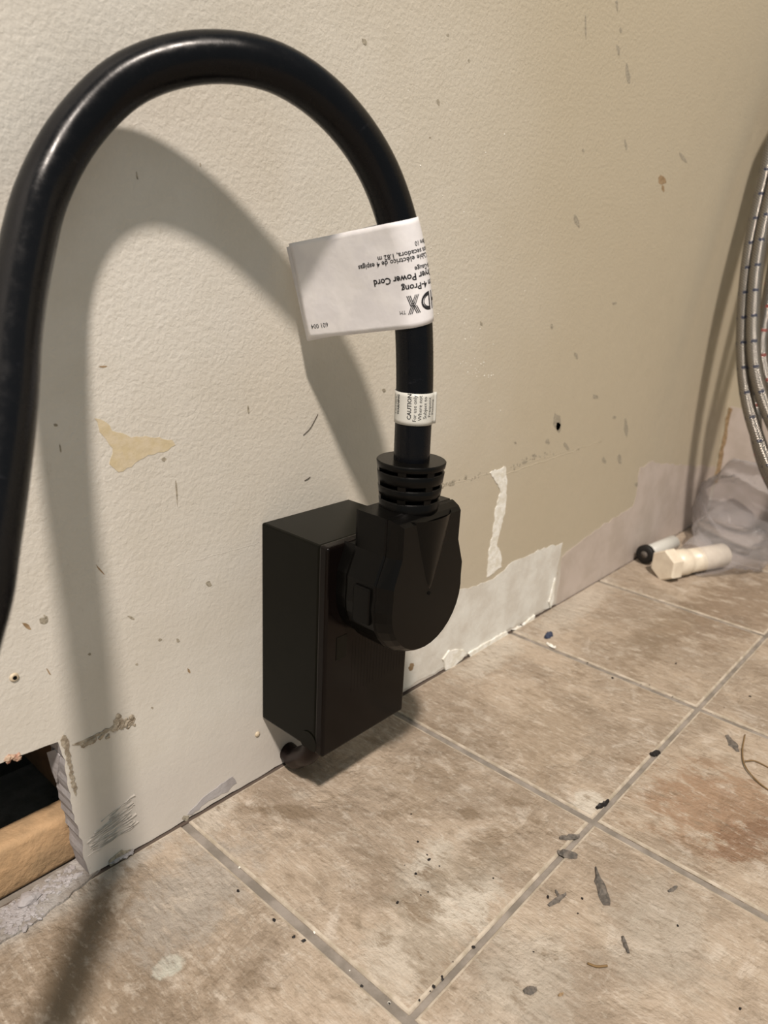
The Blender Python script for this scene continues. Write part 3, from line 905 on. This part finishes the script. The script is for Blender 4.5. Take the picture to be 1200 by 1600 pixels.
# ------------------------------------------------------------------ cord
CR = .00825
CP = [(SX, SY, .1700), (SX, SY, .1830), (0.14758, -0.06576, 0.19673), (0.14843, -0.06398, 0.22895), (0.14657, -0.06146, 0.25955), (0.1397, -0.05853, 0.28777), (0.1279, -0.0541, 0.31214), (0.1093, -0.04833, 0.32997),
      (0.08741, -0.04003, 0.33984), (0.06589, -0.02769, 0.33988), (0.04506, -0.01695, 0.33092), (0.02761, -0.01184, 0.3138), (0.0128, -0.0137, 0.293), (-0.00048, -0.0252, 0.27138), (-0.01241, -0.03964, 0.25131),
      (-0.02241, -0.05482, 0.23308), (-0.03258, -0.06906, 0.21695), (-0.04259, -0.08273, 0.20298), (-0.05126, -0.09459, 0.19223), (-.082, -.125, .160), (-.122, -.158, .122), (-.19, -.20, .070), (-.27, -.25, .028), (-.36, -.30, .0095), (-.48, -.35, .0085), (-.64, -.38, .0085)]
cpts = catmull(CP, 300)
cord = tube('power_cord', cpts, CR, M['cord'], None, 48)
tag(cord, 'thick black power cord arching up from the plug and down to the left', 'power cord')


def near_z(z, x_min=.12):
    """centre of the cord where its rising part reaches height z"""
    best = None
    for a, b in zip(cpts, cpts[1:]):
        if a.x > x_min - .02 and a.z <= z <= b.z:
            t = (z - a.z) / (b.z - a.z)
            return a.lerp(b, t)
    return cpts[0]


RIGHT = Vector(CM[:, 0]); TOCAM = None


def sheet(name, f, us, vs_, thick, m, parent):
    """two-sided thin sheet from a surface function f(u, v) -> (point, normal)"""
    V = []; F = []; nu, nv = len(us), len(vs_)
    for s in (0, 1):
        for v in vs_:
            for u in us:
                p, n = f(u, v); V.append(p + n * (thick * s))
    for s in (0, 1):
        for j in range(nv - 1):
            for i in range(nu - 1):
                q = [s * nu * nv + j * nu + i, s * nu * nv + j * nu + i + 1, s * nu * nv + (j + 1) * nu + i + 1, s * nu * nv + (j + 1) * nu + i]
                F.append(q if s else q[::-1])
    for j in range(nv - 1):
        for i in (0, nu - 1):
            a = j * nu + i; b = a + nu; F.append((a, b, b + nu * nv, a + nu * nv))
    for i in range(nu - 1):
        for j in (0, nv - 1):
            a = j * nu + i; b = a + 1; F.append((a, b, b + nu * nv, a + nu * nv))
    o = mesh(name, V, F, m, parent, True)
    bm = bmesh.new(); bm.from_mesh(o.data); bmesh.ops.recalc_face_normals(bm, faces=bm.faces); bm.to_mesh(o.data); bm.free()
    return o


def text_mesh(body, size, bold=0.0):
    cu = bpy.data.curves.new('text', 'FONT'); cu.body = body; cu.size = size; cu.offset = bold
    cu.resolution_u = 2
    to = bpy.data.objects.new('text', cu); COL.objects.link(to)
    dg = bpy.context.evaluated_depsgraph_get(); dg.update()
    me = bpy.data.meshes.new_from_object(to.evaluated_get(dg))
    V = [v.co.copy() for v in me.vertices]; F = [tuple(p.vertices) for p in me.polygons]
    bpy.data.objects.remove(to); bpy.data.curves.remove(cu); bpy.data.meshes.remove(me)
    return V, F


def subdivide(V, F, lim):
    bm = bmesh.new()
    vv = [bm.verts.new(v) for v in V]
    for f in F:
        try: bm.faces.new([vv[i] for i in f])
        except ValueError: pass
    bmesh.ops.triangulate(bm, faces=bm.faces)
    for _ in range(3):
        es = [e for e in bm.edges if e.calc_length() > lim]
        if not es: break
        bmesh.ops.subdivide_edges(bm, edges=es, cuts=1)
        bmesh.ops.triangulate(bm, faces=bm.faces)
    V = [v.co.copy() for v in bm.verts]; bm.verts.index_update(); F = [tuple(v.index for v in f.verts) for f in bm.faces]
    bm.free(); return V, F


# --- folded paper tag: S runs along the paper, V down the cord
def row_point(v):
    # point of the rising cord whose picture row is v
    def row(c):
        q = (np.array(c) - CC) @ CM
        return 800 + FPX * q[1] / q[2]
    return min([c for c in cpts if c.x > .12 and c.z > .19], key=lambda c: abs(row(c) - v))


zt0, zt1 = row_point(349), row_point(499)
AX = (zt1 - zt0).normalized()                   # down the cord
CT = (zt0 + zt1) / 2
END = (hit(449, 383, 1, -.009) + hit(484, 526, 1, -.009)) / 2     # the free end nearly touches the wall
E1 = CT - END
LF = (E1 - AX * E1.dot(AX)).length               # flag length from the cord axis
SK = E1.dot(AX)
E1 = (E1 - AX * SK).normalized()
E2 = E1.cross(AX).normalized()
if E2.dot(Vector(CC) - zt0) < 0: E2 = -E2       # towards the viewer
TR = CR + .0005
th0 = math.acos(TR / LF)                         # tangent direction from the flag's end
TC = [c for c in cpts if c.x > .12 and c.z < .32 and c.z > .19]


def tag_center(v):
    # cord axis at offset v (metres) along AX from CT, with the cord's own curve
    best = min(TC, key=lambda c: abs((c - CT).dot(AX) - v))
    i = cpts.index(best)
    a, b = cpts[max(i - 1, 0)], cpts[i + 1]
    da, db = (a - CT).dot(AX), (b - CT).dot(AX)
    t = (v - da) / (db - da)
    return a.lerp(b, t)


LEN_T = math.sqrt(LF ** 2 - TR ** 2)
PHI = math.pi - th0                               # angle (from E1 towards E2) of the front tangent point


def tag_f(s, v, back=False, off=0.0):
    """s=0 at the left end of the flag; grows to the right and round the cord"""
    c = tag_center(v); cl = CT + AX * v
    tp = (math.cos(PHI) * TR, math.sin(PHI) * TR)
    if s <= LEN_T:
        t = s / LEN_T
        e = (-LF * (1 - t) + tp[0] * t, tp[1] * t)
        n = (-math.sin(th0 - math.pi / 2) if False else math.cos(PHI), math.sin(PHI))
        w = max(0.0, (t - .55) / .45); w = w * w
        wob = .0007 * math.sin(s * 150 + 1.0) * math.sin(v * 110 + s * 60) * (1 - t) ** .5
        lean = .0
    else:
        a = PHI - (s - LEN_T) / TR
        if a < -PHI:
            # back layer returning to the flag's end
            t2 = (s - LEN_T - 2 * PHI * TR) / LEN_T
            tq = (tp[0], -tp[1])
            e = (tq[0] * (1 - t2) - LF * t2, tq[1] * (1 - t2) - .0006)
            n = (math.cos(PHI), -math.sin(PHI)); w = max(0.0, (.45 - t2) / .45) ** 2; wob = 0
        else:
            e = (math.cos(a) * TR, math.sin(a) * TR); n = (math.cos(a), math.sin(a)); w = 1.0; wob = 0
    base = cl.lerp(c, w)
    N_ = E1 * n[0] + E2 * n[1]
    return base + E1 * e[0] + E2 * e[1] + N_ * (off + wob) - AX * (SK * max(0.0, -e[0]) / LF), N_


TH = (zt1 - zt0).length / 2 * 1.0
tagroot = empty('cord_tag', tuple(CT), 'white folded paper tag wrapped round the black cord, printed upside down', 'tag')
TL = LEN_T * 2 + 2 * PHI * TR
us = [LEN_T * i / 22 for i in range(23)] + [LEN_T + 2 * PHI * TR * i / 26 for i in range(1, 27)] + [LEN_T + 2 * PHI * TR + LEN_T * i / 10 for i in range(1, 11)]
vs_ = [-TH + 2 * TH * i / 20 for i in range(21)]


def tag_sheet(u, v):
    # back layer sticks out a little further left and lower than the front one
    if u > LEN_T + 2 * PHI * TR:
        t = (u - LEN_T - 2 * PHI * TR) / LEN_T
        p, n = tag_f(u, v); return p + AX * (.0013 * t) - E1 * (.0017 * t), n
    # nibbled lower left corner
    return tag_f(u, v)


sheet('paper_band', tag_sheet, us, vs_, .00018, M['paper'], tagroot)


def print_on(f, V, F, name, m, parent, off):
    V, F = subdivide(V, F, .0016)
    W = []
    for p in V:
        q, n = f(p.x, p.y); W.append(q + n * off)
    return mesh(name, W, F, m, parent)


def tag_text(body, s_end, v, size, bold=0.0, m='print', sx=1.0):
    """text turned upside down: it reads from the cord's side to the left; s_end = where it ends"""
    V, F = text_mesh(body, size, bold)
    if not V: return
    x1 = max(p.x for p in V)
    V2 = [Vector((s_end + (x1 - p.x) * sx, v + p.y, 0)) for p in V]
    print_on(tag_f, V2, F, 'lettering', M[m], tagroot, .00026)




def tag_at(u, v):
    """place on the paper (s, v) seen at photograph position u, v"""
    best = None
    s0, s1, v0, v1 = 0.0, LEN_T + TR * 1.2, -TH, TH
    for _ in range(5):
        best = None
        for i in range(13):
            for j in range(13):
                a = s0 + (s1 - s0) * i / 12; b = v0 + (v1 - v0) * j / 12
                q = (np.array(tag_f(a, b)[0]) - CC) @ CM
                e = (600 - FPX * q[0] / q[2] - u) ** 2 + (800 + FPX * q[1] / q[2] - v) ** 2
                if best is None or e < best[0]: best = (e, a, b)
        ds, dv = (s1 - s0) / 6, (v1 - v0) / 6
        s0, s1, v0, v1 = best[1] - ds, best[1] + ds, best[2] - dv, best[2] + dv
    return best[1], best[2]


def tag_line(body, u, v, size, bold=0.0, sx=1.0):
    a, b = tag_at(u, v)
    tag_text(body, a, b, size, bold, 'print', sx)


# u, v: left end of the (upside-down) line and the row of its baseline
tag_line('601 004', 486, 507, .0030)
tag_line('1.82 m 4-Prong', 627, 447, .0036, .00009, 1.0)
tag_line('Dryer Power Cord', 584, 438, .0038, .00010, 1.0)
tag_line('10-Gauge', 647, 417, .0027, .00004, 1)
tag_line('Cable eléctrico de 4 espigas', 560, 415, .0029, .00004, 1.04)
tag_line('para secadora, 1.82 m', 590, 401, .0029, .00004, 1)
tag_line('Calibre 10', 647, 377.5, .0027, .00003, .9)
tag_line('TM', 625, 486, .0022)


def tag_poly(polys, name='logo'):
    V = []; F = []
    for P_ in polys:
        b = len(V); V += [Vector((x0 + (a - x0) * .76, c, 0)) for a, c in P_]; F.append(tuple(range(b, b + len(P_))))
    print_on(tag_f, V, F, name, M['print'], tagroot, .00026)


def bar(x0, y0, x1, y1, w0, w1):
    return [(x0 - w0 / 2, y0), (x0 + w0 / 2, y0), (x1 + w1 / 2, y1), (x1 - w1 / 2, y1)]


# logo letters, upside down: X ends leftmost, then D, then H round the cord
x0, vb = tag_at(634, 463)
vt = tag_at(642, 491)[1]    # top of the letters is towards the plug
polys = []
for k in (-1.15, 0, 1.15):
    polys.append(bar(x0 + .0015 + k * .0008, vt, x0 + .0062 + k * .0008, vb, .0005, .0005))
for k in (-1.15, 0, 1.15):
    polys.append(bar(x0 + .0062 + k * .0008, vt, x0 + .0044 + k * .0008, (vt + vb) / 2 - .0010 + .0015, .0005, .0005))
    polys.append(bar(x0 + .0032 + k * .0008, (vt + vb) / 2 + .0006, x0 + .0015 + k * .0008, vb, .0005, .0005))
xd = x0 + .0140   # stem of the D (right as seen)
for k in range(3):
    rx, ry = .0058 - k * .0015, (vt - vb) / 2 - k * .0011
    cy = (vt + vb) / 2
    N_ = 14
    for i in range(N_):
        a0, a1 = math.pi / 2 + math.pi * i / N_, math.pi / 2 + math.pi * (i + 1) / N_
        w = .0011 if k == 0 else .00045
        if k == 2: continue
        polys.append([(xd + math.cos(a0) * rx, cy + math.sin(a0) * ry), (xd + math.cos(a1) * rx, cy + math.sin(a1) * ry), (xd + math.cos(a1) * (rx - w), cy + math.sin(a1) * (ry - w)), (xd + math.cos(a0) * (rx - w), cy + math.sin(a0) * (ry - w))])
polys.append([(xd - .0004, vt), (xd + .0007, vt), (xd + .0007, vb), (xd - .0004, vb)])
for xx in (xd + .0022, xd + .0067):
    polys.append([(xx, vt), (xx + .0012, vt), (xx + .0012, vb), (xx, vb)])
polys.append([(xd + .0034, (vt + vb) / 2 + .0006), (xd + .0067, (vt + vb) / 2 + .0006), (xd + .0067, (vt + vb) / 2 - .0006), (xd + .0034, (vt + vb) / 2 - .0006)])
tag_poly(polys)

# --- caution label wrapped round the cord above the plug
lab = empty('caution_label', tuple(near_z(.2150)), 'narrow grey caution label wrapped round the cord above the strain relief', 'label')
LZ0, LZ1 = .2085, .2225
LR = CR + .00035
lc = near_z((LZ0 + LZ1) / 2)
e1 = Vector((RIGHT.x, RIGHT.y, 0)).normalized(); e2 = Vector((0, 0, 1)).cross(e1)
if e2.dot(Vector(CC) - lc) < 0: e2 = -e2


def lab_f(s, v):
    """s: arc length to the right from the front of the cord; v: height above the middle"""
    c = near_z((LZ0 + LZ1) / 2 + v)
    a = math.pi / 2 - s / LR
    if s > LR * 1.45:                      # loose end sticks out to the right
        a0 = math.pi / 2 - 1.45
        n = e1 * math.cos(a0) + e2 * math.sin(a0); t = -(e1 * -math.sin(a0) + e2 * math.cos(a0))
        return c + n * LR + (t * .55 + n * .5) * (s - LR * 1.45), n
    n = e1 * math.cos(a) + e2 * math.sin(a)
    return c + n * LR, n


us = [-.019 + (.019 + LR * 1.45) * i / 40 for i in range(41)] + [LR * 1.45 + .0024 * i / 4 for i in range(1, 5)]
sheet('label_band', lab_f, us, [-.007 + .014 * i / 8 for i in range(9)], .00012, M['label'], lab)


def lab_text(body, s, v0, size, bold=0.0, m='print'):
    V, F = text_mesh(body, size, bold)
    V2 = [Vector((s - p.y, v0 + p.x, 0)) for p in V]
    print_on(lab_f, V2, F, 'lettering', M[m], lab, .0002)


lab_text('CAUTION', -.0016, -.0044, .0025, .00005)
lab_text('For use only', .0007, -.0052, .0023)
lab_text('Where not', .0031, -.0046, .0024)
lab_text('Subject to', .0055, -.0040, .0024)
lab_text('Frequent', .0081, -.0034, .0024)
lab_text('Flexing', .0108, -.0026, .0024)
lab_text('WARNING', -.0076, -.0028, .0018, .00005)
lab_text('E 30 A 250 V', -.0098, -.0028, .0014)

# ------------------------------------------------------------------ hoses at the right
def hose(px, dep, m, label, r=.0060):
    root = None
    pts = [at_depth(u, v, d) for (u, v), d in zip(px, dep)]
    top0 = Vector((.788, pts[0].y - .03, .56)); top1 = Vector((.788, pts[-1].y - .05, .56))
    pts = [top0] + pts + [top1]
    o = tube('supply_hose', catmull(pts, 160), r, m, None, 20)
    tag(o, label, 'hose', 'braided supply hoses hanging at the far right')
    return o


hose([(1222, 180), (1192, 290), (1170, 400), (1161, 510), (1164, 600), (1181, 675), (1215, 752), (1262, 790), (1320, 760), (1360, 640), (1375, 450), (1370, 300)], [.70] * 12, M['braid_blue'], 'leftmost braided steel hose with blue ticks hanging at the right edge')
hose([(1236, 200), (1206, 300), (1185, 400), (1177, 500), (1180, 575), (1196, 635), (1228, 700), (1270, 745), (1315, 715), (1345, 600), (1358, 440), (1352, 300)], [.688] * 12, M['braid_blue'], 'second braided hose with blue ticks, just right of the leftmost one')
hose([(1245, 240), (1225, 340), (1207, 430), (1196, 500), (1190, 540), (1198, 590), (1230, 650), (1270, 690), (1310, 660), (1335, 560), (1345, 400), (1340, 300)], [.715] * 12, M['braid_red'], 'braided steel hose with red ticks behind the two blue ticked ones')
hose([(1262, 260), (1240, 360), (1215, 470), (1192, 580), (1180, 640), (1186, 700), (1215, 770), (1262, 815), (1330, 790), (1375, 680), (1392, 500), (1390, 330)], [.728] * 12, M['braid_red'], 'lowest hanging braided hose with red ticks, behind the others')

# ------------------------------------------------------------------ pipe, tube end and bag in the corner
pipe = empty('pvc_pipe', (.63, -.032, 0), 'white plastic pipe stub with hexagonal cap lying half inside a clear bag', 'pipe')
pa = Vector((.5690, -.0405, .0142)); pd = Vector((.0955, -.0385, .0)).normalized(); ps = Vector((-pd.y, pd.x, 0)); pu = Vector((0, 0, 1))


def lathe(name, prof, m, parent, seg=32, org=pa, ax=pd, rot=0.0, smooth=True):
    bm = bmesh.new(); prev = None
    s_ = ax.orthogonal().normalized() if abs(ax.z) > .5 else Vector((-ax.y, ax.x, 0)).normalized(); u_ = ax.cross(s_)
    for x, r in prof:
        vs = [bm.verts.new(org + ax * x + (s_ * math.cos(2 * math.pi * k / seg + rot) + u_ * math.sin(2 * math.pi * k / seg + rot)) * r) for k in range(seg)]
        if prev:
            for k in range(seg): bm.faces.new((prev[k], prev[(k + 1) % seg], vs[(k + 1) % seg], vs[k]))
        else: bm.faces.new(list(reversed(vs)))
        prev = vs
    bm.faces.new(prev)
    return from_bm(name, bm, m, parent, smooth)


lathe('hex_cap', [(0, .0145), (.0015, .0160), (.0120, .0160), (.0130, .0150)], M['pvc'], pipe, 6, rot=math.pi / 6, smooth=False)
lathe('collar', [(.0125, .0128), (.030, .0128), (.031, .0122)], M['pvc'], pipe)
lathe('pipe_body', [(.030, .0118), (.0815, .0118), (.082, .0110)], M['pvc'], pipe)
vt_ = empty('vinyl_tube', (.597, -.012, 0), 'short tube with a black ring end lying against the wall behind the white pipe', 'tube')
va = Vector((.5930, -.0125, .0105)); vd = Vector((.99, -.10, 0)).normalized()
bm = bmesh.new()
ringp = [(0, .0062), (0, .0092), (.004, .0096), (.0065, .0085), (.0065, .0062)]
lathe('ring_end', [(0, .0040), (0, .0088), (.0012, .0096), (.0050, .0096), (.0065, .0084)], M['black_rubber'], vt_, 28, va, vd)
lathe('inner_disc', [(-.0004, .0036), (.001, .0036)], M['dark_chip'], vt_, 20, va, vd)
lathe('tube_body', [(.0060, .0075), (.060, .0075), (.061, .0065)], M['label'], vt_, 24, va, vd)


def bag():
    """crumpled clear bag: a lumpy closed skin leaning into the corner"""
    nu, nv = 56, 30; V = []; F = []
    # ribs from the mouth (round the pipe) to the closed end
    path = [(Vector((.606, -.0555, .0150)), .017, .0150), (Vector((.632, -.064, .0185)), .023, .0185), (Vector((.662, -.070, .027)), .038, .0270), (Vector((.700, -.062, .038)), .050, .040), (Vector((.738, -.056, .044)), .050, .0445), (Vector((.770, -.056, .036)), .044, .035), (Vector((.790, -.060, .020)), .026, .019)]
    for j in range(nv):
        t = j / (nv - 1) * (len(path) - 1); i = min(int(t), len(path) - 2); f = t - i; f = f * f * (3 - 2 * f) * .5 + f * .5
        c = path[i][0].lerp(path[i + 1][0], f); w = path[i][1] * (1 - f) + path[i + 1][1] * f; h = path[i][2] * (1 - f) + path[i + 1][2] * f
        for k in range(nu):
            a = 2 * math.pi * k / nu
            d = Vector((math.cos(a) * w * .35, math.cos(a) * w, math.sin(a) * h))
            p = c + d
            n1 = noise.noise(p * 38) ; n2 = abs(noise.noise(p * 75 + Vector((3, 1, 2))))
            p += d.normalized() * (n1 * .009 + (n2 - .2) * .008) * min(1.2, .05 + j / 9)
            p.z = max(p.z, .0012 + .0006 * abs(n1)); p.y = min(p.y, -.0025); p.x = min(p.x, .8025)
            V.append(p)
    for j in range(nv - 1):
        for k in range(nu):
            F.append((j * nu + k, j * nu + (k + 1) % nu, (j + 1) * nu + (k + 1) % nu, (j + 1) * nu + k))
    F.append(tuple((nv - 1) * nu + k for k in range(nu)))
    o = mesh('plastic_bag', V, F, M['bag'], None, True)
    return tag(o, 'crumpled clear plastic bag in the corner, pulled over the white pipe', 'bag')


bag()
